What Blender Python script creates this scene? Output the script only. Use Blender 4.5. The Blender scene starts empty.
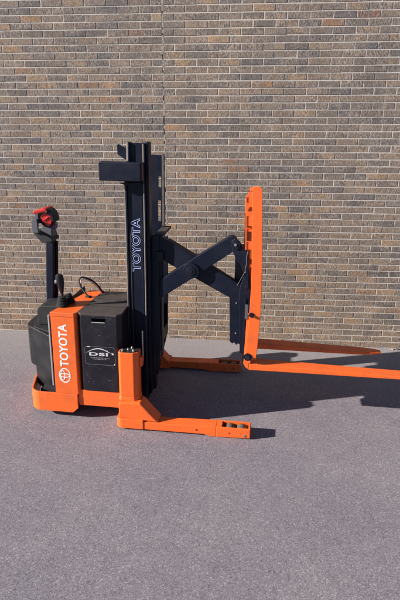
import bpy, math, random
from mathutils import Vector, Matrix
random.seed(7)
SC = bpy.context.scene
COL = SC.collection

# ------------------------------------------------------------------ camera and frames
CAM = Vector((-0.03428621, -5.9360275, 2.44494672))
CR = Vector((0.99593863, 0.0890124, 0.01352929))
CU = Vector((-0.04080895, 0.31234611, 0.94909143))
CF = Vector((-0.08025508, 0.94578893, -0.31471006))
FPX = 563.75                      # focal length for a 600 px tall picture
TRUCK = Vector((0.0740, -1.38629, 0.0))
YAW = math.radians(-2.4)
SLOPE = -0.014022
RT = Matrix.Rotation(-YAW, 3, 'Z')
CAML = RT @ (CAM - TRUCK)

def at(u, v, x=None, y=None, z=None):
    """point of the truck's own frame seen at (u, v) on the plane x, y or z = value"""
    d = RT @ (CF + CR * ((u - 200) / FPX) - CU * ((v - 300) / FPX))
    k, val = (0, x) if x is not None else (1, y) if y is not None else (2, z)
    t = (val - CAML[k]) / d[k]
    return CAML + d * t

def xz(pts, y):
    return [((p := at(u, v, y=y)).x, p.z) for u, v in pts]

# ------------------------------------------------------------------ materials
def nt(name):
    m = bpy.data.materials.new(name); m.use_nodes = True
    t = m.node_tree; b = t.nodes['Principled BSDF']
    return m, t, b

def N(t, kind, **kw):
    n = t.nodes.new(kind)
    for k, v in kw.items():
        if k in n.inputs.keys(): n.inputs[k].default_value = v
        else: setattr(n, k, v)
    return n

def ramp(t, fac, stops):
    r = N(t, 'ShaderNodeValToRGB'); e = r.color_ramp.elements
    e[0].position, e[0].color = stops[0][0], (*stops[0][1], 1)
    e[1].position, e[1].color = stops[-1][0], (*stops[-1][1], 1)
    for p, c in stops[1:-1]:
        q = e.new(p); q.color = (*c, 1)
    t.links.new(fac, r.inputs['Fac']); return r.outputs['Color']

def mixc(t, fac, a, b, mode='MIX'):
    m = N(t, 'ShaderNodeMix', data_type='RGBA', blend_type=mode)
    for sock, val in ((m.inputs[0], fac), (m.inputs[6], a), (m.inputs[7], b)):
        if isinstance(val, (int, float)): sock.default_value = val
        elif isinstance(val, tuple): sock.default_value = (*val, 1)
        else: t.links.new(val, sock)
    return m.outputs[2]

def paint(name, col, rough=.4, metal=0.0, dirt=(.12, .10, .085), dirt_amt=.25, chips=None, bump=.15, scale=6, coat=0.0, spec=.5):
    m, t, b = nt(name)
    co = N(t, 'ShaderNodeTexCoord').outputs['Object']
    n1 = N(t, 'ShaderNodeTexNoise', Scale=scale, Detail=8.0, Roughness=.65); t.links.new(co, n1.inputs['Vector'])
    n2 = N(t, 'ShaderNodeTexNoise', Scale=scale * 14, Detail=5.0, Roughness=.6); t.links.new(co, n2.inputs['Vector'])
    f1 = ramp(t, n1.outputs['Fac'], [(.46, (0, 0, 0)), (.75, (dirt_amt,) * 3)])
    c = mixc(t, f1, col, dirt)
    f2 = ramp(t, n2.outputs['Fac'], [(.45, (.90,) * 3), (.6, (1.0,) * 3)])
    c = mixc(t, 1.0, c, f2, 'MULTIPLY')
    if chips:
        n3 = N(t, 'ShaderNodeTexNoise', Scale=scale * 5, Detail=10.0, Roughness=.75); t.links.new(co, n3.inputs['Vector'])
        f3 = ramp(t, n3.outputs['Fac'], [(.70, (0, 0, 0)), (.72, (.8,) * 3)])
        c = mixc(t, f3, c, chips)
    t.links.new(c, b.inputs['Base Color'])
    r = ramp(t, n1.outputs['Fac'], [(.3, (max(rough - .10, .05),) * 3), (.75, (min(rough + .2, 1),) * 3)])
    t.links.new(r, b.inputs['Roughness'])
    b.inputs['Metallic'].default_value = metal
    b.inputs['Specular IOR Level'].default_value = spec
    b.inputs['Coat Weight'].default_value = coat
    bp = N(t, 'ShaderNodeBump', Strength=bump, Distance=.002); t.links.new(n2.outputs['Fac'], bp.inputs['Height'])
    t.links.new(bp.outputs['Normal'], b.inputs['Normal'])
    return m

ORANGE = paint('orange_paint', (.86, .135, .020), .42, dirt=(.34, .085, .022), dirt_amt=.6, chips=(.22, .06, .03), scale=6)
NAVY = paint('dark_navy_paint', (.0045, .0072, .019), .46, dirt=(.024, .024, .034), dirt_amt=.3, chips=(.05, .05, .05), scale=5, spec=.22)
LABELINK = paint('faded_label_ink', (.60, .60, .63), .5, dirt=(.12, .12, .13), dirt_amt=.7, scale=26)
WORN_GLINT = paint('worn_edge_glint', (.13, .112, .10), .45, dirt=(.02, .02, .03), dirt_amt=.9, scale=18)  # worn paint, kept pale so the edges carry a painted highlight
BLACK = paint('black_battery_paint', (.008, .007, .013), .4, dirt=(.022, .019, .024), dirt_amt=.4, chips=(.10, .095, .10), scale=7, spec=.4)
LID = paint('dusty_black_lid', (.055, .043, .041), .7, dirt=(.10, .085, .075), dirt_amt=.5, scale=9, spec=.3)
PLASTIC = paint('charcoal_plastic_cover', (.010, .010, .013), .36, dirt=(.028, .026, .028), dirt_amt=.4, chips=(.10, .10, .10), scale=6, spec=.4)
RUBBER = paint('black_rubber', (.012, .012, .014), .65, dirt=(.04, .035, .03), dirt_amt=.4, scale=10)
GREY = paint('grey_plastic', (.085, .09, .105), .5, scale=12)
RED = paint('red_plastic', (.50, .014, .010), .35, scale=12, dirt_amt=.1)
BLUE = paint('blue_plastic', (.02, .03, .20), .4, scale=12)
STEEL = paint('worn_steel', (.55, .54, .52), .35, metal=.9, scale=14)
SILVER = paint('aluminium_trim', (.42, .42, .42), .45, metal=.3, scale=14)
WHEEL = paint('dirty_polyurethane', (.13, .10, .07), .7, dirt=(.05, .04, .03), dirt_amt=.7, scale=22, bump=.5)
WHITE = paint('white_vinyl', (.80, .80, .80), .45, dirt=(.5, .45, .42), dirt_amt=.25, scale=20)
DECAL = paint('faded_blue_outline', (.36, .42, .72), .5, dirt=(.05, .06, .14), dirt_amt=.5, scale=20)
SCRATCH = paint('scuffed_clear_label', (.30, .30, .33), .5, dirt=(.03, .03, .04), dirt_amt=1.0, scale=30)
WIRE = paint('pale_wire', (.55, .40, .38), .5, scale=20)

def brick_mat():
    m, t, b = nt('wirecut_brick')
    co = N(t, 'ShaderNodeTexCoord').outputs['Object']
    g = N(t, 'ShaderNodeNewGeometry').outputs['Random Per Island']
    base = ramp(t, g, [(0, (.125, .110, .104)), (.08, (.120, .116, .124)), (.20, (.190, .160, .142)), (.34, (.225, .185, .158)),
                       (.46, (.140, .122, .115)), (.58, (.262, .208, .168)), (.68, (.175, .150, .136)), (.78, (.285, .215, .155)),
                       (.87, (.115, .110, .118)), (.94, (.300, .215, .145)), (.985, (.31, .20, .125)), (1.0, (.20, .115, .09))])
    # each brick offsets its own noise
    ad = N(t, 'ShaderNodeVectorMath', operation='MULTIPLY_ADD'); t.links.new(co, ad.inputs[0]); ad.inputs[1].default_value = (1, 1, 1)
    sc = N(t, 'ShaderNodeVectorMath', operation='SCALE'); sc.inputs[0].default_value = (37, 19, 53); t.links.new(g, sc.inputs['Scale'])
    t.links.new(sc.outputs[0], ad.inputs[2])
    mp = N(t, 'ShaderNodeMapping'); mp.inputs['Scale'].default_value = (3.2, 1, 1); t.links.new(ad.outputs[0], mp.inputs['Vector'])
    blot = N(t, 'ShaderNodeTexNoise', Scale=9.0, Detail=6.0, Roughness=.65); t.links.new(ad.outputs[0], blot.inputs['Vector'])
    strk = N(t, 'ShaderNodeTexNoise', Scale=46.0, Detail=5.0, Roughness=.7); t.links.new(mp.outputs[0], strk.inputs['Vector'])
    c = mixc(t, ramp(t, blot.outputs['Fac'], [(.40, (0, 0, 0)), (.62, (.9,) * 3)]), base, mixc(t, ramp(t, strk.outputs['Fac'], [(.4, (0, 0, 0)), (.6, (1, 1, 1))]), (.105, .098, .102), (.31, .262, .225)))
    c = mixc(t, 1.0, c, ramp(t, strk.outputs['Fac'], [(.30, (.42,) * 3), (.5, (1,) * 3), (.70, (1.55, 1.50, 1.42))]), 'MULTIPLY')
    # broad weathering of the wall face, cooler and greyer on high
    big = N(t, 'ShaderNodeTexNoise', Scale=.55, Detail=4.0); t.links.new(co, big.inputs['Vector'])
    c = mixc(t, 1.0, c, ramp(t, big.outputs['Fac'], [(.3, (.86, .88, .94)), (.7, (1.12, 1.07, 1.0))]), 'MULTIPLY')
    # smudges that run across several bricks, and a warmer, slightly paler tone low on the wall
    sm = N(t, 'ShaderNodeTexNoise', Scale=4.0, Detail=9.0, Roughness=.72); t.links.new(co, sm.inputs['Vector'])
    c = mixc(t, 1.0, c, ramp(t, sm.outputs['Fac'], [(.34, (.77, .76, .76)), (.5, (1.02, .99, .95)), (.68, (1.22, 1.16, 1.08))]), 'MULTIPLY')
    fine = N(t, 'ShaderNodeTexNoise', Scale=130.0, Detail=4.0, Roughness=.7); t.links.new(co, fine.inputs['Vector'])
    c = mixc(t, 1.0, c, ramp(t, fine.outputs['Fac'], [(.34, (.68,) * 3), (.5, (1,) * 3), (.66, (1.3,) * 3)]), 'MULTIPLY')
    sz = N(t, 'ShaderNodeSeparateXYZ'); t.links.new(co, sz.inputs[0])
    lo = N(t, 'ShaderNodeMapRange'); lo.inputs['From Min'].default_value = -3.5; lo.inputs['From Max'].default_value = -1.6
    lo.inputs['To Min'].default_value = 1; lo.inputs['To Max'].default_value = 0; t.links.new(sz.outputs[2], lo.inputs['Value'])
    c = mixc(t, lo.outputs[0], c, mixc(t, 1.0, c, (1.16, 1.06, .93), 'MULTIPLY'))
    t.links.new(c, b.inputs['Base Color'])
    b.inputs['Roughness'].default_value = .88; b.inputs['Specular IOR Level'].default_value = .3
    bp = N(t, 'ShaderNodeBump', Strength=.55, Distance=.004); t.links.new(strk.outputs['Fac'], bp.inputs['Height'])
    t.links.new(bp.outputs['Normal'], b.inputs['Normal'])
    return m

def mortar_mat():
    m, t, b = nt('sandy_mortar')
    co = N(t, 'ShaderNodeTexCoord').outputs['Object']
    n = N(t, 'ShaderNodeTexNoise', Scale=60.0, Detail=6.0, Roughness=.7); t.links.new(co, n.inputs['Vector'])
    n2 = N(t, 'ShaderNodeTexNoise', Scale=1.2, Detail=5.0); t.links.new(co, n2.inputs['Vector'])
    c = ramp(t, n.outputs['Fac'], [(.3, (.38, .35, .32)), (.7, (.57, .53, .495))])
    c = mixc(t, 1.0, c, ramp(t, n2.outputs['Fac'], [(.35, (.85,) * 3), (.65, (1.12, 1.1, 1.06))]), 'MULTIPLY')
    t.links.new(c, b.inputs['Base Color']); b.inputs['Roughness'].default_value = .95
    bp = N(t, 'ShaderNodeBump', Strength=.6, Distance=.003); t.links.new(n.outputs['Fac'], bp.inputs['Height'])
    t.links.new(bp.outputs['Normal'], b.inputs['Normal'])
    return m

def asphalt_mat():
    m, t, b = nt('worn_asphalt')
    co = N(t, 'ShaderNodeTexCoord').outputs['Object']
    v = N(t, 'ShaderNodeTexVoronoi', Scale=300.0); t.links.new(co, v.inputs['Vector'])
    v2 = N(t, 'ShaderNodeTexVoronoi', Scale=125.0); t.links.new(co, v2.inputs['Vector'])
    n = N(t, 'ShaderNodeTexNoise', Scale=190.0, Detail=8.0, Roughness=.8); t.links.new(co, n.inputs['Vector'])
    n2 = N(t, 'ShaderNodeTexNoise', Scale=1.1, Detail=7.0, Roughness=.6); t.links.new(co, n2.inputs['Vector'])
    n3 = N(t, 'ShaderNodeTexNoise', Scale=7.0, Detail=6.0, Roughness=.65); t.links.new(co, n3.inputs['Vector'])
    hsv = N(t, 'ShaderNodeSeparateColor'); t.links.new(v.outputs['Color'], hsv.inputs[0])
    c = ramp(t, hsv.outputs[0], [(0, (.105, .095, .112)), (.18, (.170, .153, .173)), (.5, (.208, .188, .209)), (.8, (.243, .220, .238)), (1, (.34, .31, .325))])
    c = mixc(t, 1.0, c, ramp(t, n.outputs['Fac'], [(.34, (.72,) * 3), (.5, (1.0,) * 3), (.68, (1.20, 1.19, 1.18))]), 'MULTIPLY')
    s2 = N(t, 'ShaderNodeSeparateColor'); t.links.new(v2.outputs['Color'], s2.inputs[0])
    c = mixc(t, ramp(t, s2.outputs[0], [(.86, (0, 0, 0)), (.90, (.55,) * 3)]), c, (.095, .085, .10))
    c = mixc(t, ramp(t, s2.outputs[1], [(.93, (0, 0, 0)), (.96, (.6,) * 3)]), c, (.40, .37, .36))
    c = mixc(t, 1.0, c, ramp(t, n2.outputs['Fac'], [(.3, (.88, .87, .91)), (.7, (1.08, 1.065, 1.04))]), 'MULTIPLY')
    c = mixc(t, 1.0, c, ramp(t, n3.outputs['Fac'], [(.28, (.90, .895, .90)), (.5, (1,) * 3), (.7, (1.05,) * 3)]), 'MULTIPLY')
    st = N(t, 'ShaderNodeTexNoise', Scale=2.3, Detail=3.0, Distortion=.6); t.links.new(co, st.inputs['Vector'])
    c = mixc(t, ramp(t, st.outputs['Fac'], [(.68, (0, 0, 0)), (.78, (.22,) * 3)]), c, (.12, .105, .115))
    # pale dust washed up against the foot of the wall
    sx = N(t, 'ShaderNodeSeparateXYZ'); t.links.new(co, sx.inputs[0])
    mr = N(t, 'ShaderNodeMapRange'); mr.inputs['From Min'].default_value = -1.3; mr.inputs['From Max'].default_value = .0
    mr.inputs['To Min'].default_value = 0; mr.inputs['To Max'].default_value = .5; t.links.new(sx.outputs[1], mr.inputs['Value'])
    c = mixc(t, mr.outputs[0], c, (.31, .285, .265))
    t.links.new(c, b.inputs['Base Color']); b.inputs['Roughness'].default_value = .93; b.inputs['Specular IOR Level'].default_value = .3
    ad = N(t, 'ShaderNodeMath', operation='ADD'); t.links.new(n.outputs['Fac'], ad.inputs[0]); t.links.new(v.outputs['Distance'], ad.inputs[1])
    bp = N(t, 'ShaderNodeBump', Strength=.3, Distance=.003); t.links.new(ad.outputs[0], bp.inputs['Height'])
    t.links.new(bp.outputs['Normal'], b.inputs['Normal'])
    return m

# ------------------------------------------------------------------ mesh builder
class MB:
    def __init__(s): s.v = []; s.f = []; s.m = []
    def add(s, vs, fs, mi=0):
        o = len(s.v); s.v += [tuple(p) for p in vs]
        for f in fs: s.f.append([i + o for i in f]); s.m.append(mi)
    def box(s, x0, x1, y0, y1, z0, z1, mi=0):
        s.add([(x0, y0, z0), (x1, y0, z0), (x1, y1, z0), (x0, y1, z0), (x0, y0, z1), (x1, y0, z1), (x1, y1, z1), (x0, y1, z1)],
              [(0, 3, 2, 1), (4, 5, 6, 7), (0, 1, 5, 4), (1, 2, 6, 5), (2, 3, 7, 6), (3, 0, 4, 7)], mi)
    def _prism(s, a, b, mi):
        n = len(a)
        s.add(a + b, [list(range(n))[::-1], [n + i for i in range(n)]] + [(i, (i + 1) % n, n + (i + 1) % n, n + i) for i in range(n)], mi)
    def pxz(s, pts, y0, y1, mi=0):           # outline in x,z given thickness along y
        if sum(pts[i][0] * pts[(i + 1) % len(pts)][1] - pts[(i + 1) % len(pts)][0] * pts[i][1] for i in range(len(pts))) > 0: pts = pts[::-1]
        s._prism([(x, y0, z) for x, z in pts], [(x, y1, z) for x, z in pts], mi)
    def pxy(s, pts, z0, z1, mi=0, top=None):
        if sum(pts[i][0] * pts[(i + 1) % len(pts)][1] - pts[(i + 1) % len(pts)][0] * pts[i][1] for i in range(len(pts))) < 0:
            pts = pts[::-1]; top = top[::-1] if top else None
        s._prism([(x, y, z0) for x, y in pts], [(x, y, z1) for x, y in (top or pts)], mi)
    def tube(s, pts, r, seg=12, mi=0, caps=True):
        P = [Vector(p) for p in pts]; rings = []
        R = r if isinstance(r, (list, tuple)) else [r] * len(P)
        up = None
        for i, p in enumerate(P):
            d = (P[min(i + 1, len(P) - 1)] - P[max(i - 1, 0)]).normalized()
            if up is None:
                up = d.orthogonal().normalized()
            up = (up - d * up.dot(d)).normalized(); w = d.cross(up)
            rings.append([p + (up * math.cos(2 * math.pi * k / seg) + w * math.sin(2 * math.pi * k / seg)) * R[i] for k in range(seg)])
        vs = [q for g in rings for q in g]; fs = []
        for i in range(len(P) - 1):
            for k in range(seg):
                a = i * seg + k; b = i * seg + (k + 1) % seg
                fs.append((a, b, b + seg, a + seg))
        if caps:
            fs.append(tuple(range(seg))[::-1]); fs.append(tuple((len(P) - 1) * seg + k for k in range(seg)))
        s.add(vs, fs, mi)
    def sphere(s, c, r, mi=0, sx=1, sy=1, sz=1, nu=14, nv=9):
        vs = [(c[0], c[1], c[2] + r * sz)]; fs = []
        for j in range(1, nv):
            th = math.pi * j / nv
            for i in range(nu):
                ph = 2 * math.pi * i / nu
                vs.append((c[0] + r * sx * math.sin(th) * math.cos(ph), c[1] + r * sy * math.sin(th) * math.sin(ph), c[2] + r * sz * math.cos(th)))
        vs.append((c[0], c[1], c[2] - r * sz)); L = len(vs) - 1
        for i in range(nu):
            k = (i + 1) % nu
            fs.append((0, 1 + i, 1 + k)); fs.append((L, 1 + (nv - 2) * nu + k, 1 + (nv - 2) * nu + i))
            for j in range(nv - 2):
                a = 1 + j * nu
                fs.append((a + i, a + nu + i, a + nu + k, a + k))
        s.add(vs, fs, mi)
    def build(s, name, mats, parent=None, bevel=0, smooth=False, label=None, seg=2):
        me = bpy.data.meshes.new(name); me.from_pydata(s.v, [], s.f)
        for q in (mats if isinstance(mats, (list, tuple)) else [mats]): me.materials.append(q)
        for p, mi in zip(me.polygons, s.m): p.material_index = mi; p.use_smooth = smooth
        me.update()
        o = bpy.data.objects.new(name, me); COL.objects.link(o); o.parent = parent
        if smooth:
            es = o.modifiers.new('split', 'EDGE_SPLIT'); es.split_angle = math.radians(40)
        if bevel:
            bm = o.modifiers.new('bevel', 'BEVEL'); bm.width = bevel; bm.segments = seg; bm.limit_method = 'ANGLE'; bm.angle_limit = math.radians(30)
            bm.harden_normals = False
        if label: o['label'] = label
        return o

def tag(o, label=None, cat=None, group=None, kind=None):
    if label: o['label'] = label
    if cat: o['category'] = cat
    if group: o['group'] = group
    if kind: o['kind'] = kind
    return o

def lettering(name, text, mat, parent, org, ax, ay, length, height, normal, thick=.0012, outline=0.0, bold=0.0, spacing=1.0, label=None):
    """real flat lettering: org = lower left corner, ax = reading direction, ay = towards the letters' tops"""
    cu = bpy.data.curves.new('tmp', 'FONT'); cu.body = text; cu.size = 1; cu.space_character = spacing; cu.resolution_u = 5
    if outline:
        cu.fill_mode = 'NONE'; cu.bevel_depth = outline; cu.bevel_resolution = 1; cu.offset = bold
    else:
        cu.extrude = .004; cu.offset = bold
    ob = bpy.data.objects.new('tmp', cu); COL.objects.link(ob)
    dg = bpy.context.evaluated_depsgraph_get(); dg.update()
    me = bpy.data.meshes.new_from_object(ob.evaluated_get(dg))
    bpy.data.objects.remove(ob)
    xs = [v.co.x for v in me.vertices]; ys = [v.co.y for v in me.vertices]; zs = [v.co.z for v in me.vertices]
    x0, x1, y0, y1, z0, z1 = min(xs), max(xs), min(ys), max(ys), min(zs), max(zs)
    org, ax, ay, normal = map(Vector, (org, ax, ay, normal))
    for v in me.vertices:
        a = (v.co.x - x0) / (x1 - x0) * length; b = (v.co.y - y0) / (y1 - y0) * height; c = (v.co.z - z0) / max(z1 - z0, 1e-6) * thick
        v.co = org + ax * a + ay * b + normal * (c - .0002)
    me.materials.clear(); me.materials.append(mat); me.name = name
    o = bpy.data.objects.new(name, me); COL.objects.link(o); o.parent = parent
    if label: o['label'] = label
    return o

# ------------------------------------------------------------------ ground
g = MB(); g.add([(-90, -90, 0), (90, -90, 0), (90, 90, 0), (-90, 90, 0)], [(0, 1, 2, 3)])
tag(g.build('asphalt_ground', asphalt_mat()), 'worn purple grey asphalt yard at the foot of the brick wall', kind='structure')

# ------------------------------------------------------------------ brick wall (bricks modelled one by one, in one wall mesh)
CRS = .0677; MOD = .2154; JT = .0095
JX0, JX1 = -.901, -.889          # sealed vertical control joint
wb = MB(); rnd = random.Random(3)
def brick(x0, x1, z0, z1):
    if x1 - x0 < .02: return
    d = rnd.uniform(-.0011, .0009); t1 = rnd.uniform(-.0009, .0009); t2 = rnd.uniform(-.0005, .0005)
    j = lambda a=.0012: rnd.uniform(-a, a)
    c = .0020
    z0 += j(.0009); z1 += j(.0009); x0 += j(.0014); x1 += j(.0014)
    yb = .03
    o = [(x0, 0, z0), (x1, 0, z0), (x1, 0, z1), (x0, 0, z1)]
    back = [(x, yb, z) for x, _, z in o]
    edge = [(x, c + d, z) for x, _, z in o]
    n = [(x0 + c + abs(j()), d + t1 + t2, z0 + c + abs(j())), (x1 - c - abs(j()), d - t1 + t2, z0 + c + abs(j())),
         (x1 - c - abs(j()), d - t1 - t2, z1 - c - abs(j())), (x0 + c + abs(j()), d + t1 - t2, z1 - c - abs(j()))]
    v = back + edge + n
    f = [(8, 9, 10, 11)]
    for i in range(4):
        k = (i + 1) % 4
        f.append((i, k, 4 + k, 4 + i)); f.append((4 + i, 4 + k, 8 + k, 8 + i))
    wb.add(v, f, 0)
N0, N1 = -30, 56
for nrow in range(N0, N1):
    zt = -nrow * CRS; z1 = zt - JT / 2; z0 = zt - CRS + JT / 2
    full = (nrow % 2 == 1)
    x = JX1
    first = True
    while x < 9:
        w = MOD if (full or not first) else MOD / 2
        brick(x + (0 if first else JT / 2), x + w - JT / 2, z0, z1); x += w; first = False
    x = JX0; first = True
    while x > -10:
        w = MOD if (full or not first) else MOD / 2
        brick(x - w + JT / 2, x - (0 if first else JT / 2), z0, z1); x -= w; first = False
ZT = -N0 * CRS; ZB = -N1 * CRS
wb.box(-10, JX0 - .001, .0032, .25, ZB, ZT - .004, 1)
wb.box(JX1 + .001, 9, .0032, .25, ZB, ZT - .004, 1)
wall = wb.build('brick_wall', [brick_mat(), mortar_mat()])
wall.location = (-.04904, 0, 3.49725); wall.rotation_euler = (0, SLOPE, 0)
tag(wall, 'tall grey brown brick wall in running bond with pale mortar behind the pallet stacker', 'brick wall')
# bead of sealant in the control joint, with black gaps where it has pulled away
sj = MB(); rj = random.Random(5); z = ZB; pts = []
while z < ZT:
    h = rj.uniform(.012, .05)
    w = rj.uniform(.0015, .0035); off = rj.uniform(-.001, .001)
    hi = z > -2.0
    sj.box(JX0 + off * .6, JX1 + off * .6 + .001, (.0005 if rj.random() > (.20 if hi else .08) else .009) + rj.uniform(-.001, .0015), .02, z, z + h)
    z += h
sj.build('joint_sealant', paint('aged_sealant', (.36, .32, .28), .8, dirt=(.10, .09, .085), dirt_amt=.8, chips=(.45, .25, .12), scale=14), wall)

# bits of broken mortar and a dead leaf at the foot of the wall (right end)
def pebble(x, y, r, mat, label, seed):
    rr = random.Random(seed); m = MB(); m.sphere((0, 0, 0), r, sx=1.25, sy=.9, sz=.6, nu=9, nv=6)
    m.v = [(a * rr.uniform(.8, 1.2), b * rr.uniform(.8, 1.2), c * rr.uniform(.8, 1.15)) for a, b, c in m.v]
    o = m.build('pebble', mat); o.location = (x, y, r * .5); o.rotation_euler.z = rr.uniform(0, 6)
    tag(o, label, 'pebble')
PEB = paint('pale_stone', (.33, .29, .26), .9, scale=30)
DK = paint('dark_stone', (.07, .065, .065), .9, scale=30)
TANST = paint('clay_chip', (.40, .24, .17), .9, scale=30)
pebble(1.602, -.045, .014, TANST, 'orange chip of brick at the foot of the wall beyond the fork tips', 1)
pebble(1.655, -.035, .015, DK, 'black pebble against the wall just right of the orange brick chip', 2)
pebble(1.725, -.052, .026, PEB, 'pale flat lump of mortar at the foot of the wall at the far right', 3)
pebble(-2.19, -.27, .010, DK, 'small dark pebble alone on the asphalt behind the rear of the stacker', 4)

gr = MB(); rg = random.Random(21)
for k in range(420):
    x = rg.uniform(-4.5, 4.0); y = -.004 - abs(rg.gauss(0, .035)); q = rg.uniform(.0022, .0075)
    p_ = [Vector((x, y, 0)) + Vector((q * rg.uniform(.6, 1.3) * math.cos(a_), q * rg.uniform(.6, 1.3) * math.sin(a_), 0)) for a_ in (0, 1.3, 2.5, 3.8, 5.1)]
    gr.add([tuple(v) for v in p_] + [(x, y, q * .9)], [(i, (i + 1) % 5, 5) for i in range(5)])
tag(gr.build('grit', PEB), 'loose grit and sand gathered along the foot of the brick wall', 'grit', kind='stuff')

# ------------------------------------------------------------------ the pallet stacker
T = bpy.data.objects.new('pallet_stacker', None); COL.objects.link(T)
T.location = TRUCK; T.rotation_euler.z = YAW
tag(T, 'orange and navy walk-behind pallet stacker, scissor reach extended, parked by the brick wall', 'pallet stacker')

# --- base legs with load wheels
def base_leg(yo, yi, dx, label=None):
    """yo = face away from the truck's middle, yi = face towards it; dx shifts the tip"""
    a, b = min(yo, yi), max(yo, yi); m = MB()
    xt = dx
    m.pxz([(-1.03, .014), (-.37 + dx, .016), (-.32 + dx, .002), (-.27 + dx, .002), (-.27 + dx, .092), (-.30 + dx, .092), (-.60 + dx, .082), (-1.03, .082)], a + .001, b - .001)
    # forked tip
    m.pxz([(-.271 + dx, .002), (xt, .010), (xt, .094), (-.271 + dx, .0925)], a, a + .013)
    m.pxz([(-.271 + dx, .002), (xt, .010), (xt, .094), (-.271 + dx, .0925)], b - .013, b)
    m.box(xt - .016, xt - .0004, a + .0125, b - .0125, .010, .093)
    m.box(-.272 + dx, -.225 + dx, a + .0125, b - .0125, .01, .0915)
    leg = m.build('base_leg', ORANGE, T, bevel=.005, label=label)
    for xw in (-.165 + dx, -.072 + dx):
        w = MB(); w.tube([(xw, a + .018, .044), (xw, a + .022, .044), (xw, b - .022, .044), (xw, b - .018, .044)], [.036, .042, .042, .036], 28)
        wo = w.build('load_wheel', WHEEL, leg, smooth=True)
        ax = MB(); ax.tube([(xw, a - .0, .044), (xw, b, .044)], .010, 12); ax.build('axle', STEEL, wo, smooth=True)
    for s_, yy in ((-1, a), (1, b)):
        bo = MB(); bo.tube([(-.045 + dx, yy - .004, .033), (-.045 + dx, yy + .004, .033)], .011, 14); bo.build('axle_pin', STEEL, leg, smooth=True)
        bo = MB(); bo.tube([(-.43 + dx, yy - .003, .052), (-.43 + dx, yy + .003, .052)], .006, 10); bo.build('plug', RUBBER, leg, smooth=True)
    return leg
near_leg = base_leg(-.65, -.535, 0, 'front outrigger leg nearest the camera')
far_leg = base_leg(.655, .54, -.15)

def leg_root(sgn):
    y0, y1 = (-.655, -.50) if sgn < 0 else (.50, .655)
    m = MB()
    yo = y0 if sgn < 0 else y1; yi = y1 if sgn < 0 else y0
    r = .05
    arc = [(-1.085 + r - r * math.cos(t), yo - sgn * (r - r * math.sin(t))) for t in [math.pi / 2 * k / 6 for k in range(7)]]
    m.pxy(arc + [(-.86, yo), (-.86, yi), (-1.085, yi)], .016, .0985)          # rounded foot plate
    foot = m.build('foot_plate', ORANGE, T, bevel=.004)
    m = MB(); o_ = -.12 if sgn > 0 else 0; m.pxz([(-1.062 + o_, .099), (-.735 + o_, .084), (-.76 + o_, .105), (-.885 + o_, .245), (-1.062 + o_, .235)], yo - sgn * .012, yi)
    m.build('gusset_block', ORANGE, T, bevel=.010)
    m = MB()
    ya, yb = (y0 + .050, y1 + .022) if sgn < 0 else (y0 - .022, y1 - .050)
    ch = .035
    pl = [(-1.045 + .02, ya), (-.885 - ch, ya), (-.885, ya + ch), (-.885, yb - .01), (-1.045, yb - .01), (-1.045, ya + .02)]
    ctr = (-.965, (ya + yb) / 2)
    sx_ = -.12 if sgn > 0 else -.022
    pl = [(x + sx_, y) for x, y in pl]; ctr = (ctr[0] + sx_, ctr[1])
    big = [(ctr[0] + (x - ctr[0]) * 1.10, ctr[1] + (y - ctr[1]) * 1.06) for x, y in pl]
    m.pxy(big, .236, .275, top=pl)
    m.pxy(pl, .274, .655)
    inn = [(ctr[0] + (x - ctr[0]) * .86, ctr[1] + (y - ctr[1]) * .84) for x, y in pl]
    post = m.build('outrigger_post', ORANGE, T, bevel=.006)
    m = MB(); m.pxy(inn, .645, .6575); m.build('post_top_shade', RUBBER, post)  # dark inset sheet standing for the shade in the open post top
    for bx, by in ((-1.034, .03), (-.994, .05), (-.947, .035), (-.972, .09)) if sgn < 0 else ():
        m = MB(); yy = ya + by; m.tube([(bx, yy, .655), (bx, yy, .668)], .010, 6); m.tube([(bx, yy, .6685), (bx, yy, .679)], .0055, 10)
        m.build('bolt', STEEL, post)
    m = MB(); m.box(-.906 + o_, -.884 + o_, min(ya, yb) + .06, max(ya, yb) - .02, .52, .60); m.build('stop_lug', ORANGE, post, bevel=.004)
leg_root(-1); leg_root(1)

# --- chassis
m = MB()
m.box(-1.43, -1.046, -.538, .60, .128, .272)
m.build('battery_tray', ORANGE, T, bevel=.006)
m = MB(); m.box(-1.80, -1.10, -.44, .50, .10, .20); m.build('floor_pan', RUBBER, T)
def skirt_path(off):
    base = [(-1.432, -.556), (-1.478, -.556), (-1.70, -.556)]
    cx, cy, r = -1.745, -.436, .12
    base += [(cx - r * math.sin(t), cy - r * math.cos(t)) for t in [1.25 * k / 7 for k in range(1, 8)]]
    base += [(-1.905, -.30), (-1.945, -.13), (-1.953, .05)]
    full = base + [(x, .10 - y) for x, y in base[-2::-1]]
    out = []
    for i, p in enumerate(full):
        a = Vector(full[max(i - 1, 0)]); b = Vector(full[min(i + 1, len(full) - 1)]); d = (b - a).normalized()
        out.append((p[0] + d.y * -off if False else p[0] + (-d.y) * -off * -1, p[1] + (d.x) * -off))
    return full, out
full, inner = skirt_path(.016)
cc = Vector((-1.6, .05))
inner = []
for i, p in enumerate(full):
    a = Vector(full[max(i - 1, 0)]); b = Vector(full[min(i + 1, len(full) - 1)]); d = (b - a).normalized(); n = Vector((-d.y, d.x))
    if n.dot(cc - Vector(p)) < 0: n = -n
    inner.append((p[0] + n.x * .016, p[1] + n.y * .016))
m = MB(); n = len(full)
vs = [(x, y, .062) for x, y in full] + [(x, y, .232) for x, y in full] + [(x, y, .062) for x, y in inner] + [(x, y, .232) for x, y in inner]
for q_ in (0, n - 1): vs[q_] = (*full[q_], .105); vs[2 * n + q_] = (*inner[q_], .105)
fs = []
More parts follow.
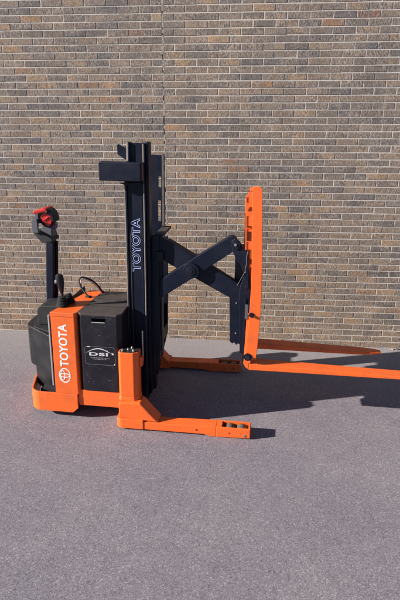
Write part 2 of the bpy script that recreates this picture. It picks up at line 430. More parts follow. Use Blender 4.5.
for i in range(n - 1):
    fs += [(i, n + i, n + i + 1, i + 1), (2 * n + i, 2 * n + i + 1, 3 * n + i + 1, 3 * n + i), (n + i, 3 * n + i, 3 * n + i + 1, n + i + 1), (i, i + 1, 2 * n + i + 1, 2 * n + i)]
fs += [(0, 2 * n, 3 * n, n), (n - 1, 2 * n - 1, 4 * n - 1, 3 * n - 1)]
m.add(vs, fs); m.box(-1.447, -1.4312, -.5525, -.5385, .2322, .272)
m.build('rear_skirt', ORANGE, T, bevel=.003)
m = MB()
m.tube([(-1.64, -.03, .115), (-1.64, .0, .115), (-1.64, .10, .115), (-1.64, .13, .115)], [.10, .113, .113, .10], 30)
m.build('drive_wheel', RUBBER, T, smooth=True)
for yy in (-.40, .46):
    m = MB(); m.tube([(-1.56, yy - .03, .058), (-1.56, yy - .02, .058), (-1.56, yy + .02, .058), (-1.56, yy + .03, .058)], [.045, .056, .056, .045], 24)
    cw = m.build('caster_wheel', RUBBER, T, smooth=True)
    
    for q0_ in (yy - .045, yy + .036):
        m = MB(); m.box(-1.60, -1.52, q0_, q0_ + .009, .05, .13); m.build('caster_fork', STEEL, cw)

# --- side pillar and console
m = MB()
m.pxy([(-1.617, -.553), (-1.425, -.553), (-1.408, -.528), (-1.408, -.40), (-1.617, -.40)], .2325, .905)
pil = m.build('side_pillar', ORANGE, T, bevel=.004)
m = MB()
near = [(-1.620, -.556), (-1.424, -.556), (-1.405, -.530)]
m.pxy(near + [(-1.363, .06), (-1.49, .06)], .9055, .942)
m.build('console_top', ORANGE, T, bevel=.005)
m = MB(); m.pxy([(-1.60, -.39), (-1.41, -.39), (-1.375, .05), (-1.50, .05)], .30, .905); m.build('console_body', ORANGE, T, bevel=.003)
m = MB(); m.box(-1.6395, -1.6275, -.5545, -.535, .30, .915); m.build('edge_trim', SILVER, T, bevel=.002)
m = MB(); m.box(-1.6265, -1.6185, -.535, .3, .22, .90); m.build('gap_shade_fill', RUBBER, T)  # black fill standing for the shaded gap beside the trim
L1 = lettering('brand_lettering', 'TOYOTA', WHITE, pil, (-1.4885, -.5535, .478), (0, 0, 1), (-1, 0, 0), .368, .073, (0, -1, 0), bold=.022, spacing=1.02)
def ring(m, cx, cz, rx, rz, w, y, seg=48, th=.0012):
    vs = []; fs = []
    for k in range(seg):
        t = 2 * math.pi * k / seg
        for (q, yy) in ((0, y), (-w, y)):
            vs.append((cx + (rx + q) * math.cos(t), yy, cz + (rz + q) * math.sin(t)))
        vs.append((cx + rx * math.cos(t), y + th, cz + rz * math.sin(t))); vs.append((cx + (rx - w) * math.cos(t), y + th, cz + (rz - w) * math.sin(t)))
    for k in range(seg):
        a = 4 * k; b = 4 * ((k + 1) % seg)
        fs += [(a, a + 1, b + 1, b), (a, b, b + 2, a + 2), (a + 1, a + 3, b + 3, b + 1)]
    m.add(vs, fs)
m = MB(); lx, lz, ly = -1.5285, .398, -.5547
ring(m, lx, lz, .049, .066, .0085, ly)
ring(m, lx - .0165, lz, .0200, .046, .0065, ly - .0003)      # wide upper oval
ring(m, lx, lz, .0470, .0190, .0070, ly - .0006)      # upright oval
m.build('emblem', WHITE, pil)

# --- battery box
bx = [(-1.402, -.515), (-1.372, -.545), (-1.085, -.545), (-1.052, -.50), (-1.052, .05), (-1.362, .05)]
m = MB(); m.pxy(bx, .2725, .925); bat = m.build('battery_box', BLACK, T, bevel=.004)
m = MB(); m.pxy([(-1.4035, -.517), (-1.373, -.5475), (-1.082, -.5475), (-1.049, -.501), (-1.049, .053), (-1.3595, .053)], .9255, .944)
lid = m.build('battery_lid', LID, T, bevel=.004)
for yy in (-.36, -.17):
    q = MB(); q.box(-1.375, -1.055, yy - .003, yy + .003, .9435, .9465); q.build('lid_seam', RUBBER, lid)
q = MB(); q.box(-1.285, -1.175, -.5462, -.52, .878, .906); q.build('hand_slot', paint('slot_shade_black', (.001, .001, .001), 1.0, dirt_amt=0, spec=0), bat)  # solid block coloured black to stand for the shade inside the slot
q = MB(); q.box(-1.283, -1.177, -.5485, -.540, .871, .8775); q.build('slot_lip', SILVER, bat, bevel=.001)
q = MB(); q.box(-1.36, -1.10, -.5468, -.5440, .862, .865); q.build('panel_seam', RUBBER, bat)
rs_ = random.Random(4)
sc_ = MB()
for k in range(26):
    x = rs_.uniform(-1.36, -1.10); z = rs_.choice([rs_.uniform(.32, .50), rs_.uniform(.69, .86), rs_.uniform(.90, .92)]); L_ = rs_.uniform(.004, .028); a_ = rs_.gauss(0, .5)
    dx, dz = L_ * math.cos(a_), L_ * math.sin(a_); h = rs_.uniform(.0005, .0012)
    sc_.add([(x, -.5457, z - h), (x + dx, -.5457, z + dz - h * .3), (x + dx, -.5457, z + dz + h * .3), (x, -.5457, z + h)], [(0, 1, 2, 3)])
tag(sc_.build('scuff_marks', SCRATCH, bat), kind='stuff')
# scuffed dealer label
q = MB(); X0, X1, Z0, Z1, R_, w_, yl = -1.352, -1.102, .512, .668, .022, .0015, -.5463
def rr(x0, x1, z0, z1, r, n=6):
    out = []
    for cx, cz, a0 in ((x1 - r, z1 - r, 0), (x0 + r, z1 - r, 90), (x0 + r, z0 + r, 180), (x1 - r, z0 + r, 270)):
        for k in range(n + 1):
            t = math.radians(a0 + 90 * k / n); out.append((cx + r * math.cos(t), cz + r * math.sin(t)))
    return out
po = rr(X0, X1, Z0, Z1, R_); pi_ = rr(X0 + w_, X1 - w_, Z0 + w_, Z1 - w_, R_ - w_); n = len(po)
q.add([(x, yl, z) for x, z in po] + [(x, yl, z) for x, z in pi_], [(i, (i + 1) % n, n + (i + 1) % n, n + i) for i in range(n)])
plate = q.build('dealer_label', SCRATCH, bat)
q = MB(); seg = 24; vs = []
for k in range(seg + 1):
    f_ = k / seg; x = X0 + .012 + f_ * .215; z = .612 + .040 * math.sin(math.pi * min(1, f_ * 1.12) * .93); h = .0035 * math.sin(math.pi * f_) + .0008
    vs += [(x, yl - .0006, z - h), (x, yl - .0006, z + h)]
q.add(vs, [(2 * k, 2 * k + 2, 2 * k + 3, 2 * k + 1) for k in range(seg)])
for cx, cz, r in ((X1 - .020, .612, .013), (X1 - .064, .634, .007)):
    st = [(cx + (r if k % 2 == 0 else r * .42) * math.sin(math.pi * k / 5), cz + (r if k % 2 == 0 else r * .42) * math.cos(math.pi * k / 5)) for k in range(10)]
    q.add([(x, yl - .0007, z) for x, z in st], [list(range(10))])
q.add([(X1 - .012, yl - .0006, Z0 + .004), (X1 - .003, yl - .0006, Z0 + .004), (X1 - .003, yl - .0006, Z0 + .018), (X1 - .010, yl - .0006, Z0 + .014)], [(0, 1, 2, 3)])
q.add([(X0 + .02, yl - .0006, Z1 - .006), (X0 + .045, yl - .0006, Z1 - .005), (X0 + .045, yl - .0006, Z1), (X0 + .02, yl - .0006, Z1)], [(0, 1, 2, 3)])
q.build('label_swoosh', LABELINK, plate)
lettering('label_lettering', 'DSI', LABELINK, plate, (X0 + .036, yl - .0004, .589), (1, 0, 0), (0, 0, 1), .155, .029, (0, -1, 0), bold=.032, spacing=1.1, thick=.0006)
q = MB(); rl = random.Random(9)
for zz, a, b in ((.572, .045, .20), (.560, .06, .165)):
    x = X0 + a
    while x < X0 + b:
        w = rl.uniform(.006, .018); q.box(x, x + w, yl - .0006, yl, zz - .0022, zz + .0022); x += w + .004
q.build('label_small_print', SCRATCH, plate)

# --- rear covers
def nose(i):
    h = [(-1.645 , -.522 + i), (-1.915 + i * .8, -.318 + i * .5), (-1.945 + i, -.27), (-1.956 + i, -.20), (-1.960 + i, .05)]
    return h[:-1] + [(x, -.14 - y) for x, y in h[-2::-1]]
m = MB(); m.pxy(nose(0), .37, .722); m.build('rear_cover', PLASTIC, T, bevel=.008)
m = MB(); m.pxy(nose(.045), .16, .3695); m.build('lower_cover', PLASTIC, T, bevel=.006)
m = MB(); m.pxy([(-1.645, -.47), (-1.86, -.345), (-1.90, -.2), (-1.905, .05), (-1.90, .3), (-1.86, .445), (-1.645, .57)], .722, .728); m.build('cover_lip', RUBBER, T, bevel=.002)
hp = [(-1.625, .729), (-1.835, .729), (-1.84, .84)] + [(-1.785 - .055 * math.cos(t), .845 + .055 * math.sin(t)) for t in [math.pi / 2 * k / 6 for k in range(1, 7)]] + [(-1.625, .902)]
m = MB(); m.pxz(hp, -.30, -.03); m.build('tiller_hood', RUBBER, T, bevel=.008)

# --- tiller column and control head
m = MB()
m.tube([(-1.782, -.075, .88), (-1.744, -.075, 1.44)], .001, 4)
m = MB()
c0, c1 = at(52.3, 303, y=-.06), at(52.0, 240, y=-.06)
for a, b, y0, y1 in ((-.043, .028, -.10, -.02),):
    m.add([(c0.x + a, y0, c0.z - .03), (c0.x + b, y0, c0.z - .03), (c0.x + b, y1, c0.z - .03), (c0.x + a, y1, c0.z - .03),
           (c1.x + a, y0, c1.z), (c1.x + b, y0, c1.z), (c1.x + b, y1, c1.z), (c1.x + a, y1, c1.z)],
          [(0, 3, 2, 1), (4, 5, 6, 7), (0, 1, 5, 4), (1, 2, 6, 5), (2, 3, 7, 6), (3, 0, 4, 7)])
til = m.build('tiller_column', NAVY, T, bevel=.010)
m = MB(); m.tube([(c0.x + .037, -.045, c0.z - .02), (c1.x + .037, -.045, c1.z - .01)], .010, 12)
m.build('gas_strut', BLACK, til, smooth=True)
HY = -.12
head = MB()
head.pxz(xz([(43.2, 226), (44, 216), (49.5, 212.5), (53.0, 217), (54.0, 226), (53.4, 232), (56.0, 239.5), (53.5, 241), (44.5, 241), (44.0, 236), (42.8, 232)], HY), -.16, -.05)
hd = head.build('control_head', GREY, T, bevel=.008)
for (ya, yb) in ((-.235, -.215), (-.055, -.035)):
    m = MB(); m.pxz(xz([(30.6, 220.6), (32, 218.8), (36.6, 219.4), (38.2, 231.4), (38.9, 233), (33, 233), (32.0, 231)], ya), ya, yb)
    m.build('handle_side', GREY, hd, bevel=.004)
m = MB(); m.pxz(xz([(32.6, 231.5), (38.6, 231.2), (51.5, 238.0), (53.2, 241.2), (42.8, 242.8), (41.2, 241.2)], -.2), -.214, -.056)
m.build('handle_guard', RUBBER, hd, bevel=.004)
m = MB(); a = at(36.5, 221.3, y=-.21); m.tube([(a.x + .005, -.214, a.z), (a.x + .005, -.056, a.z)], .016, 14)
m.build('crossbar', RUBBER, hd, smooth=True)
m = MB(); a = at(36.0, 221.4, y=-.15); b = at(45, 221.0, y=-.15); m.tube([(a.x, -.16, a.z), (b.x, -.16, b.z)], .016, 14); m.build('hand_grip', RUBBER, hd, smooth=True)
ce = at(47.6, 220, y=-.17); m = MB(); m.tube([(ce.x, -.178, ce.z), (ce.x, -.150, ce.z)], .062, 30); m.build('dial_ring', NAVY, hd, bevel=.003)
ce = at(45.8, 220.0, y=-.19)
m = MB(); m.pxz([(ce.x + .050 * math.cos(t_), ce.z + .056 * math.sin(t_)) for t_ in [math.radians(a_) for a_ in range(-75, 151, 15)]] + [(ce.x - .030, ce.z - .010)], -.192, -.1785); btn = m.build('throttle_dial', RED, hd, bevel=.004)
m = MB(); m.pxz([(ce.x - .02, ce.z - .006), (ce.x + .004, ce.z + .004), (ce.x + .026, ce.z + .022), (ce.x + .022, ce.z + .030), (ce.x - .002, ce.z + .012), (ce.x - .022, ce.z + .002)], -.202, -.1925); m.build('dial_finger', RED, btn, bevel=.002)
for u, v in ((53.2, 219.5), (53.4, 224.5)):
    q = at(u, v, y=-.15); m = MB(); m.box(q.x - .010, q.x + .010, -.172, -.152, q.z - .014, q.z + .014); m.build('side_button', RED, hd, bevel=.003)
q = at(55.3, 226.5, y=-.13); m = MB(); m.box(q.x - .008, q.x + .008, -.16, -.10, q.z - .018, q.z + .018); m.build('side_clip', BLUE, hd, bevel=.003)
m = MB(); m.pxz(xz([(34.2, 210.6), (44.5, 207.7), (47.2, 208.3), (47.4, 211.0), (38.6, 213.2), (34.6, 214.0), (33.8, 212.4)], -.19), -.215, -.07); m.build('bumper_bar', RED, hd, bevel=.008, seg=3)
m = MB(); m.pxz(xz([(46.8, 209.0), (49.8, 210.2), (53.5, 215), (55.0, 222), (52.6, 222), (50.5, 215.6), (47, 212.2)], -.19), -.20, -.08); m.build('head_shroud', NAVY, hd, bevel=.006)
m = MB(); m.pxz(xz([(36.0, 213.4), (39.4, 213.0), (39.8, 218.8), (36.6, 218.8)], -.13), -.16, -.02); m.build('bumper_stem', GREY, hd, bevel=.003)

# --- joysticks
def joystick(x, y, s, lean, knob=True):
    m = MB(); pts = []; rs = []
    n = 7
    for k in range(n * 2 + 1):
        h = k / (n * 2); pts.append((x + lean[0] * h * .10, y + lean[1] * h * .1, .9425 + h * .085 * s)); rs.append((.047 - .021 * h + (.006 if k % 2 else -.004)) * s)
    m.tube(pts, rs, 20); j = m.build('rubber_gaiter', RUBBER, T, smooth=True)
    tx, ty, tz = pts[-1]
    if knob:
        m = MB(); m.tube([(tx, ty, tz - .01), (tx + lean[0] * .05, ty, tz + .07)], .009, 10); m.build('lever_rod', RUBBER, j, smooth=True)
        m = MB(); hx, hz = tx + lean[0] * .05, tz + .06
        m.tube([(hx, ty, hz - .035), (hx - .002, ty, hz), (hx - .006, ty, hz + .05), (hx - .012, ty, hz + .088), (hx - .014, ty, hz + .112), (hx - .014, ty, hz + .124)], [.013, .020, .029, .033, .030, .016], 18)
        kb = m.build('lever_knob', BLACK, j, smooth=True)
        m = MB(); m.sphere((hx - .030, ty - .012, hz + .062), .022, sx=1, sy=.9); m.build('thumb_button', GREY, kb, smooth=True)
joystick(-1.572, -.40, 1.0, (.02, 0)); joystick(-1.53, -.325, .95, (-.25, .1), False)

# --- battery cable loop
def curve_pts(P, n=8):
    out = []
    for i in range(len(P) - 1):
        p0, p1, p2, p3 = [Vector(P[max(0, min(len(P) - 1, i + k))]) for k in (-1, 0, 1, 2)]
        for k in range(n):
            t = k / n; out.append(.5 * ((2 * p1) + (-p0 + p2) * t + (2 * p0 - 5 * p1 + 4 * p2 - p3) * t * t + (-p0 + 3 * p1 - 3 * p2 + p3) * t ** 3))
    out.append(Vector(P[-1])); return out
def cab(px, y0, y1, r, mat, name):
    P = [at(u, v, y=y0 + (y1 - y0) * i / (len(px) - 1)) for i, (u, v) in enumerate(px)]
    m = MB(); m.tube(curve_pts(P), r, 8); return m.build(name, mat, T, smooth=True)
cb = cab([(89, 297.5), (84.5, 292), (80.3, 286), (79.2, 280), (82, 277.2), (88, 278.6), (94, 282), (99, 287), (102.2, 292)], -.16, -.02, .008, RUBBER, 'battery_cable')
c2 = cab([(80.6, 283), (80.8, 280.4), (83, 278.9), (88, 280.2), (93.5, 283.8), (98.2, 288.6), (101.5, 292.5)], -.14, -.02, .0045, WIRE, 'signal_wire'); c2.parent = cb
m = MB(); q = at(89, 297, z=.943); m.box(q.x - .03, q.x + .02, q.y - .015, q.y + .015, .942, .953); m.build('cable_grommet', RUBBER, T, bevel=.003)
m = MB(); q = at(103, 292, z=.945); m.tube([(q.x, q.y - .02, .944), (q.x, q.y - .02, .965)], .014, 12); m.build('cable_plug', RED, T, smooth=True)

# --- mast
def channel(name, x0, x1, yo, yi, z0, z1, web=.012, lip=.016, mat=NAVY, lbl=None):
    """C section: flat web at y = yo, two flanges running to y = yi"""
    a, b = (yo, yo + web) if yi > yo else (yo - web, yo)
    m = MB(); ya, yb = min(yo, yi), max(yo, yi)
    m.pxy([(x0, yo), (x1, yo), (x1, yi), (x1 - lip, yi), (x1 - lip, (b if yi > yo else a)), (x0 + lip, (b if yi > yo else a)), (x0 + lip, yi), (x0, yi)], z0, z1)
    return m.build(name, mat, T, bevel=.003, label=lbl)
rail = channel('mast_rail', -1.032, -.905, -.30, -.23, .12, 2.228)
channel('mast_rail', -1.09, -.93, .36, .29, .12, 2.10)
# front flanges of the near rail, standing proud of its web, left corners worn, with sunlit highlights painted in pale
def flange(x0, x1, yf, z0, z1, c=.006):
    m = MB(); m.pxy([(x0 + c, yf), (x1, yf), (x1, -.23), (x0, -.23), (x0, yf + c)], z0, z1); f_ = m.build('rail_flange', NAVY, rail, bevel=.0015)
    m = MB(); m.pxy([(x0 - .0008, yf + c), (x0 + c, yf - .0008), (x0 + c + .0015, yf - .0008), (x0 - .0008, yf + c + .0015)][:4], z0 + .002, z1 - .002); m.build('worn_edge_highlight', WORN_GLINT, f_)
flange(-.9045, -.887, -.320, .12, 2.225, .008)
flange(-1.052, -1.0325, -.314, .12, 1.95)
flange(-1.0315, -1.004, -.318, 2.095, 2.232, .016)
m = MB(); m.box(-.925, -.9105, -.3135, -.3005, .55, 1.80); m.build('rail_strip', NAVY, rail, bevel=.002)
# inner stage
m = MB(); m.box(-.886, -.862, -.298, -.20, .16, 2.235); m.build('inner_rail', NAVY, T, bevel=.003)
m = MB(); m.pxy([(-.8615, -.235), (-.838, -.235), (-.838, -.16), (-.8615, -.16)], .17, 1.50); m.build('inner_rail', BLACK, T, bevel=.003)
# rear-most channel plate of the inner stage with slots (far side)
def slotted(name, x0, x1, y0, y1, z0, z1, slots, mat):
    m = MB(); zc = z0
    for (a, b, sx0, sx1) in slots:
        m.box(x0, x1, y0, y1, zc, a); m.box(x0, sx0, y0, y1, a, b); m.box(sx1, x1, y0, y1, a, b); zc = b
    m.box(x0, x1, y0, y1, zc, z1); return m.build(name, mat, T)
ft = at(151, 155, y=.27); fr = at(163, 155, y=.27)
w1 = [at(u, v, y=.27) for u, v in ((158.2, 176.5), (161.2, 187.5), (157.8, 200.5), (161.0, 221.5))]
slotted('slotted_cross_plate', ft.x - .06, fr.x, .27, .285, .40, ft.z, [(w1[3].z, w1[2].z, w1[2].x, w1[3].x), (w1[1].z, w1[0].z, w1[0].x, w1[1].x)], NAVY)
m = MB(); m.box(fr.x + .0005, fr.x + .012, .235, .285, .40, ft.z + .01); m.build('plate_flange', NAVY, T, bevel=.003)
m = MB(); m.box(fr.x - .004, fr.x + .0125, .2335, .2348, .42, ft.z + .008); m.build('worn_edge_highlight', WORN_GLINT, T)  # pale strip painting the lit edge of the worn flange
# cross members
for zz, x0, x1 in ((.30, -1.02, -.90), (1.02, -1.02, -.94)):
    m = MB(); m.box(x0, x1, -.229, .229, zz, zz + .10); m.build('mast_crossmember', NAVY, T, bevel=.004)
# near head box and the matching far one
m = MB(); m.box(-1.222, -.898, -.405, -.3155, 1.955, 2.093); hb = m.build('head_bracket', NAVY, T, bevel=.008)
m = MB(); m.box(-.897, -.892, -.395, -.342, 1.962, 2.085); m.build('bracket_end', paint('rusty_edge', (.10, .045, .035), .6), hb, bevel=.002)
m = MB(); m.pxz(xz([(121, 182.6), (143, 182.6), (143, 184.0), (126, 184.4)], -.32), -.36, -.3165); m.build('bracket_brace', NAVY, hb)
b0 = xz([(116.2, 145.2), (117.4, 144.4), (124.5, 148.0), (124.8, 145.5), (127.5, 145.2), (127.5, 160.5), (124.5, 159.5), (116.8, 154.5)], .30)
m = MB(); m.pxz(b0, .3155, .345); m.build('head_bracket', NAVY, T, bevel=.003)
# hydraulic cylinder and hoses between the rails
m = MB(); m.tube([(-.99, 0, .14), (-.99, 0, 1.1)], .038, 20); cy = m.build('lift_cylinder', NAVY, T, smooth=True)
m = MB(); m.tube([(-.99, 0, 1.101), (-.99, 0, 2.0)], .022, 18); m.build('piston_rod', STEEL, cy, smooth=True)
rod0 = at(142.8, 357, y=-.40); rod1 = at(142.8, 333, y=-.40)
m = MB(); rp = []; rn = 11
for k in range(rn * 2 + 1): rp.append((rod0.x, -.40, .50 + (rod1.z + .02 - .50) * k / (rn * 2)))
m.tube(rp, [.0085 if k % 2 else .0055 for k in range(len(rp))], 10); m.build('lift_chain', STEEL, T, smooth=True)
m = MB(); m.tube([(-1.004, -.335, .50), (-1.004, -.335, 1.55)], .0045, 8); m.build('hose', RUBBER, T, smooth=True)
lettering('mast_lettering', 'TOYOTA', DECAL, rail, (-.9345, -.301, 1.235), (0, 0, 1), (-1, 0, 0), .432, .076, (0, -1, 0), outline=.026, bold=.03, spacing=1.08, thick=.0015)

# --- scissor reach: carriage plate on the mast
YA, YB = -.235, .13
m = MB(); m.pxz(xz([(151.3, 235.5), (159.5, 235.5), (160, 345.5), (160, 354), (151.2, 354.5)], -.25), -.25, -.225)
rc = m.build('reach_plate', NAVY, T, bevel=.003)
m = MB(); m.box(-.790, -.777, -.249, -.18, .49, 1.525); m.build('plate_edge', NAVY, rc, bevel=.002)
m = MB(); m.pxz(xz([(152.5, 350), (161, 350), (161, 362), (158.5, 374), (152.5, 374)], -.18), -.20, -.17); m.build('lower_guide', BLACK, T, bevel=.003)
cp = xz([(159, 237), (168, 236), (168, 330), (163, 352), (160, 352)], .13)
m = MB(); m.pxz(cp, .11, .14); m.build('reach_plate', NAVY, T, bevel=.003)
m = MB(); m.box(-.835, -.765, -.224, .109, 1.515, 1.535); m.build('top_bridge', LID, T, bevel=.003)
m = MB(); m.box(-.835, -.80, -.224, .109, .56, .66); m.build('bottom_bridge', NAVY, T, bevel=.003)
m = MB(); m.pxz(xz([(155.4, 252), (163.2, 252), (163.2, 262), (155.4, 262)], -.27), -.27, -.2505); m.build('stop_block', NAVY, rc, bevel=.004)
m = MB(); q = at(166, 261.5, y=-.1); m.tube([(q.x - .02, -.14, q.z), (q.x + .025, .09, q.z)], .018, 12); m.build('stop_pin', SILVER, T, smooth=True)

# --- scissor arms
def arm(px, y, y0, y1):
    m = MB(); m.pxz(xz(px, y), y0, y1); return m.build('scissor_arm', NAVY, T, bevel=.004)
W = .140
Yn = -.26
A2 = [(160.6, 279.6), (194.5, 257.6), (229, 236.8), (232.4, 236.4), (235.6, 238.6), (237.4, 242.6), (237, 247), (234.6, 250.4), (190.6, 279.2), (160.6, 298)]
A1 = [(160.6, 237.5), (170, 240.8), (195, 256), (238, 283), (241, 287), (242, 293), (240.5, 299), (237, 301.2), (160.6, 258.5)]
ar2 = arm(A2, Yn, Yn - .012, Yn + .020)                     # rising arm, in front
ar1 = arm(A1, Yn + .035, Yn + .0205, Yn + .053)             # falling arm
sh_ = lambda P, du, dv: [(u + du, v + dv) for u, v in P]
arm(sh_(A2, .6, -.6), .12, .142, .172)
arm(sh_(A1, .6, -.6), .10, .105, .137)
# top plates that box the arms in, seen as paler brown strips from above
def strip(p0, p1, y, y0, y1, off, th=.012, mat=LID, par=None):
    a = at(*p0, y=y); b = at(*p1, y=y); a = Vector((a.x, a.z)); b = Vector((b.x, b.z)); d = (b - a).normalized(); n = Vector((-d.y, d.x))
    a = a + n * off; b = b + n * off
    m = MB(); m.pxz([tuple(a), tuple(b), tuple(b + n * th), tuple(a + n * th)], y0, y1); return m.build('arm_web', mat, par or T, bevel=.002)
strip((163, 248.5), (190, 265), Yn + .035, Yn + .054, Yn + .15, W / 2 - .010, par=ar1)
strip((207, 275), (236, 292), Yn + .035, Yn + .054, Yn + .13, W / 2 - .018, par=ar1)
strip((160, 290), (186, 273.5), Yn, Yn + .054, Yn + .10, W / 2 - .030, par=ar2)
strip((196, 267.5), (231, 246), Yn, Yn + .054, Yn + .10, W / 2 - .016, mat=NAVY, par=ar2)
pv = at(191.0, 271, y=Yn - .02)
m = MB(); m.tube([(pv.x, Yn - .030, pv.z), (pv.x, Yn - .0125, pv.z)], .064, 36); pd = m.build('pivot_disc', NAVY, T, bevel=.003)
m = MB(); m.tube([(pv.x, Yn - .037, pv.z), (pv.x, Yn - .0305, pv.z)], .036, 32); m.build('pivot_hub', NAVY, pd, bevel=.003)
m = MB(); m.tube([(pv.x, Yn - .041, pv.z), (pv.x, Yn - .0375, pv.z)], .016, 18); m.build('pivot_bolt', NAVY, pd, bevel=.002)
m = MB(); m.tube([(pv.x, Yn - .012, pv.z), (pv.x, .173, pv.z)], .035, 24); m.build('pivot_shaft', NAVY, T, smooth=True)

# --- carriage links and uprights at the fork end
YL = -.29
m = MB(); m.pxz(xz([(231.5, 241), (235, 238.6), (239.5, 241.5), (245, 249.5), (248.6, 252.5), (248.8, 289), (245.5, 289), (243.6, 272), (241, 266), (236.5, 261), (232.5, 251)], YL), YL, YL + .025)
lk = m.build('tilt_link', NAVY, T, bevel=.005)
q = at(236, 245, y=YL); m = MB(); m.tube([(q.x, YL - .012, q.z), (q.x, YL + .03, q.z)], .034, 24); pn = m.build('link_pin', NAVY, lk, bevel=.003)
m = MB(); m.tube([(q.x - .004, YL - .020, q.z + .004), (q.x - .004, YL - .0125, q.z + .004)], .012, 6); m.build('pin_bolt', STEEL, pn)
m = MB(); m.tube(curve_pts([at(248.2, 251, y=YL - .012), at(246.6, 258, y=YL - .012), at(246.6, 264, y=YL - .012), at(245.4, 269, y=YL - .012), at(245.8, 273, y=YL - .012)]), .0035, 8); m.build('grease_line', GREY, lk, smooth=True)
m = MB(); m.pxz(xz([(246.8, 272), (249.2, 272), (251.0, 292), (248.5, 335), (244.6, 356), (239.4, 354.6), (238.9, 318), (238.2, 304), (239.6, 288), (243, 279)], YL), YL + .0255, YL + .06)
cu_ = m.build('carriage_upright', NAVY, T, bevel=.005)
m = MB(); m.tube([at(237, 286, y=YL - .003), at(245.6, 271, y=YL - .003)], .0025, 8); m.build('edge_cable', GREY, cu_, smooth=True)
m = MB(); m.pxz(xz([(236.5, 262), (240, 263), (243.5, 272), (240, 288), (236, 300), (235.2, 285), (235.4, 272)], -.15), -.16, -.13); m.build('inner_link', BLACK, T, bevel=.004)
m = MB(); m.pxz(xz([(229.6, 290), (239.6, 292), (239.8, 344), (237.8, 343.2), (236.4, 344.8), (234.2, 342.0), (232.2, 343.2), (229.8, 341)], -.19), -.20, -.17)
gb = m.build('guide_bar', NAVY, T, bevel=.003)
for u, v in ((236.3, 303), (235.6, 333)):
    q = at(u, v, y=-.20); m = MB(); m.tube([(q.x, -.207, q.z), (q.x, -.2005, q.z)], .006, 10); m.build('rivet', SCRATCH, gb)
# the same on the far side
q0 = at(239, 250, y=.14)
m = MB(); m.box(q0.x - .03, q0.x + .05, .142, .172, .60, q0.z + .02); m.build('carriage_upright', NAVY, T, bevel=.004)
m = MB(); m.box(-.185, -.14, -.169, .141, .82, .90); m.build('carriage_tie', NAVY, T, bevel=.004)
m = MB(); m.box(-.165, -.13, -.22, .141, 1.34, 1.40); m.build('carriage_tie', NAVY, T, bevel=.004)

# --- orange fork carriage and load backrest
YF = -.345
fx = xz([(252.6, 187.6), (254.6, 186.6), (260.2, 186.6), (262.4, 188.6), (262.5, 225), (262.3, 262), (261.5, 300), (259.4, 330), (257.0, 352), (255.6, 360), (245.4, 360), (244.7, 356), (246.2, 345), (248.8, 320), (251.0, 290), (252.2, 250)], YF)
m = MB(); m.pxz(fx, YF, YF + .016)
lb = m.build('backrest_side', ORANGE, T, bevel=.003)
a = at(256, 203, y=YF); b = at(256, 208, y=YF)
m = MB(); m.box(-.06, -.02, YF + .0165, .3195, b.z, a.z); m.build('backrest_top_rail', ORANGE, T, bevel=.003)
# far side, a little set back
def sh(pts, dx, dz): return [(x + dx, z + dz) for x, z in pts]
fl = xz([(245.6, 197), (252, 188.5), (259, 188.5), (259, 215), (258, 262), (255, 352), (245.0, 352), (244.0, 250)], .33)
m = MB(); m.pxz(sh(fl, 0, -.02), .32, .336); m.build('backrest_side', ORANGE, T, bevel=.003)
# rear flange on the near side and the cross bars
rf = xz([(245.9, 196.4), (252.8, 188.0), (252.9, 189.6), (246.9, 197.0), (246.6, 250), (245.4, 250)], YF + .02)
m = MB(); m.pxz(rf, YF + .0165, YF + .022); m.build('rear_flange', ORANGE, lb, bevel=.001)
for v0, v1, yb_, u0 in ((197.5, 203.0, .3195, 246.2), (216.2, 226.5, .3195, 246.2), (229.5, 232.0, -.25, 246.2), (242.0, 250.0, -.28, 246.2), (286, 300, .3195, 252.5), (330, 345, .3195, 249)):
    a = at(u0, v0, y=YF + .023); b = at(254.5, v1, y=YF + .023)
    m = MB(); m.box(a.x, min(b.x, a.x + .055), YF + .0225, yb_, b.z, a.z); m.build('crossbar', ORANGE, T, bevel=.003)
m = MB(); m.tube(curve_pts([at(246.8, 229, y=-.31), at(249, 230.5, y=-.30), at(251.5, 229.0, y=-.28), at(254, 228, y=-.2)]), .009, 8); m.build('hose_end', RED, T, smooth=True)
for u, v, r in ((251.4, 315.0, .016), (247.6, 357.0, .026)):
    q = at(u, v, y=YF)
    m = MB(); m.tube([(q.x, YF - .006, q.z), (q.x, YF - .0005, q.z)], r * 1.25, 20); w_o = m.build('washer', NAVY, lb, smooth=True)
    m = MB(); m.tube([(q.x, YF - .022, q.z), (q.x, YF - .0065, q.z)], r * .8, 6); m.build('bolt_head', BLACK, w_o)
m = MB(); m.box(-.105, -.088, -.27, .31, .50, 1.05); m.build('fork_shade_plate', NAVY, T, bevel=.003)  # hidden plate, added so that its shadow falls on the far fork
q = at(246.6, 312, y=-.33); m = MB(); m.box(q.x - .012, q.x + .012, -.335, -.32, q.z - .06, q.z + .06); m.build('spacer_plate', GREY, T, bevel=.002)

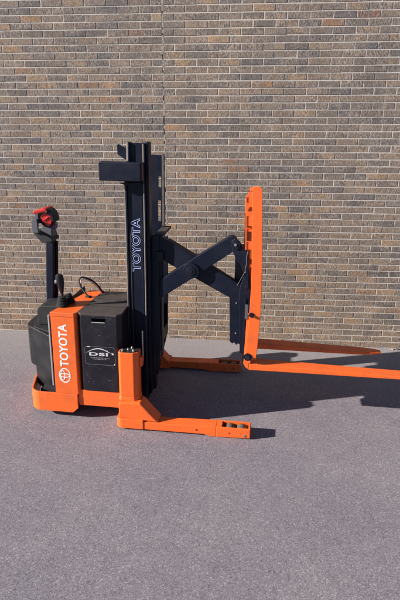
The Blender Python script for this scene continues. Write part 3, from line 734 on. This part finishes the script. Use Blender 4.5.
# --- forks
def fork(ya, yb, L_, z0, label=None):
    m = MB(); n = 14; x0 = -.045
    w0 = yb - ya; vs = []; rows = []
    prof = []
    for k in range(n + 1):
        f_ = k / n; x = x0 + (L_ - x0) * f_
        th = .054 - .036 * max(0, f_ - .05) ** .85; wd = w0 / 2 * (1 if f_ < .86 else 1 - .62 * ((f_ - .86) / .14) ** 1.6)
        prof.append((x, th, wd))
    yc = (ya + yb) / 2
    for x, th, wd in prof:
        zt = z0 + .052 + .026 * (1 - max(0, x) / L_) ** 1.3
        vs += [(x, yc - wd, zt - th), (x, yc + wd, zt - th), (x, yc + wd, zt), (x, yc - wd, zt)]
    fs = []
    for k in range(n):
        a = 4 * k
        for i in range(4): j = (i + 1) % 4; fs.append((a + i, a + j, a + 4 + j, a + 4 + i)[::-1])
    fs += [(0, 1, 2, 3), tuple(4 * n + i for i in (3, 2, 1, 0))]
    m.add(vs, fs)
    z0 += .026; m.pxz([(-.044, z0), (-.044, z0 + .052), (-.030, z0 + .052), (-.036, z0 + .47), (-.078, z0 + .47), (-.090, z0 + .05), (-.072, z0 + .018)], ya + .001, yb - .001)
    return m.build('fork', ORANGE, T, bevel=.005, label=label)
fork(-.327, -.20, 1.36, .428)
fork(.13, .257, 1.09, .425)

# ------------------------------------------------------------------ light, sky, camera
ELEV, AZ = math.radians(23), math.radians(18.5)      # light travels towards +x, turned 18.5 deg towards the wall
d = Vector((math.cos(ELEV) * math.cos(AZ), math.cos(ELEV) * math.sin(AZ), -math.sin(ELEV)))
sun = bpy.data.lights.new('sun', 'SUN'); sun.energy = 5; sun.angle = math.radians(.53); sun.color = (1.0, .94, .87)
so = bpy.data.objects.new('sun', sun); COL.objects.link(so); so.rotation_euler = d.to_track_quat('-Z', 'Y').to_euler(); so.location = (-8, -8, 8)
w = bpy.data.worlds.new('World'); SC.world = w; w.use_nodes = True
sky = w.node_tree.nodes.new('ShaderNodeTexSky'); sky.sky_type = 'NISHITA'; sky.sun_disc = False
sky.ozone_density = 5.0; sky.air_density = 1.0; sky.dust_density = .4; sky.sun_elevation = ELEV; sky.sun_rotation = math.atan2(-d.x, -d.y)
bg = w.node_tree.nodes['Background']; bg.inputs["Strength"].default_value = .05
w.node_tree.links.new(sky.outputs[0], bg.inputs['Color'])
cam = bpy.data.cameras.new('camera'); cam.sensor_fit = 'VERTICAL'; cam.sensor_height = 24; cam.lens = FPX / 600 * 24; cam.clip_end = 400
co = bpy.data.objects.new('camera', cam); COL.objects.link(co)
co.matrix_world = Matrix(((CR.x, CU.x, -CF.x, CAM.x), (CR.y, CU.y, -CF.y, CAM.y), (CR.z, CU.z, -CF.z, CAM.z), (0, 0, 0, 1)))
SC.camera = co
vs_ = SC.view_settings; vs_.view_transform = 'Standard'; vs_.look = 'None'; vs_.exposure = 1.05; vs_.gamma = 1; vs_.use_curve_mapping = False
SC.render.engine = 'CYCLES'
SC.render.resolution_x, SC.render.resolution_y = 683, 1024
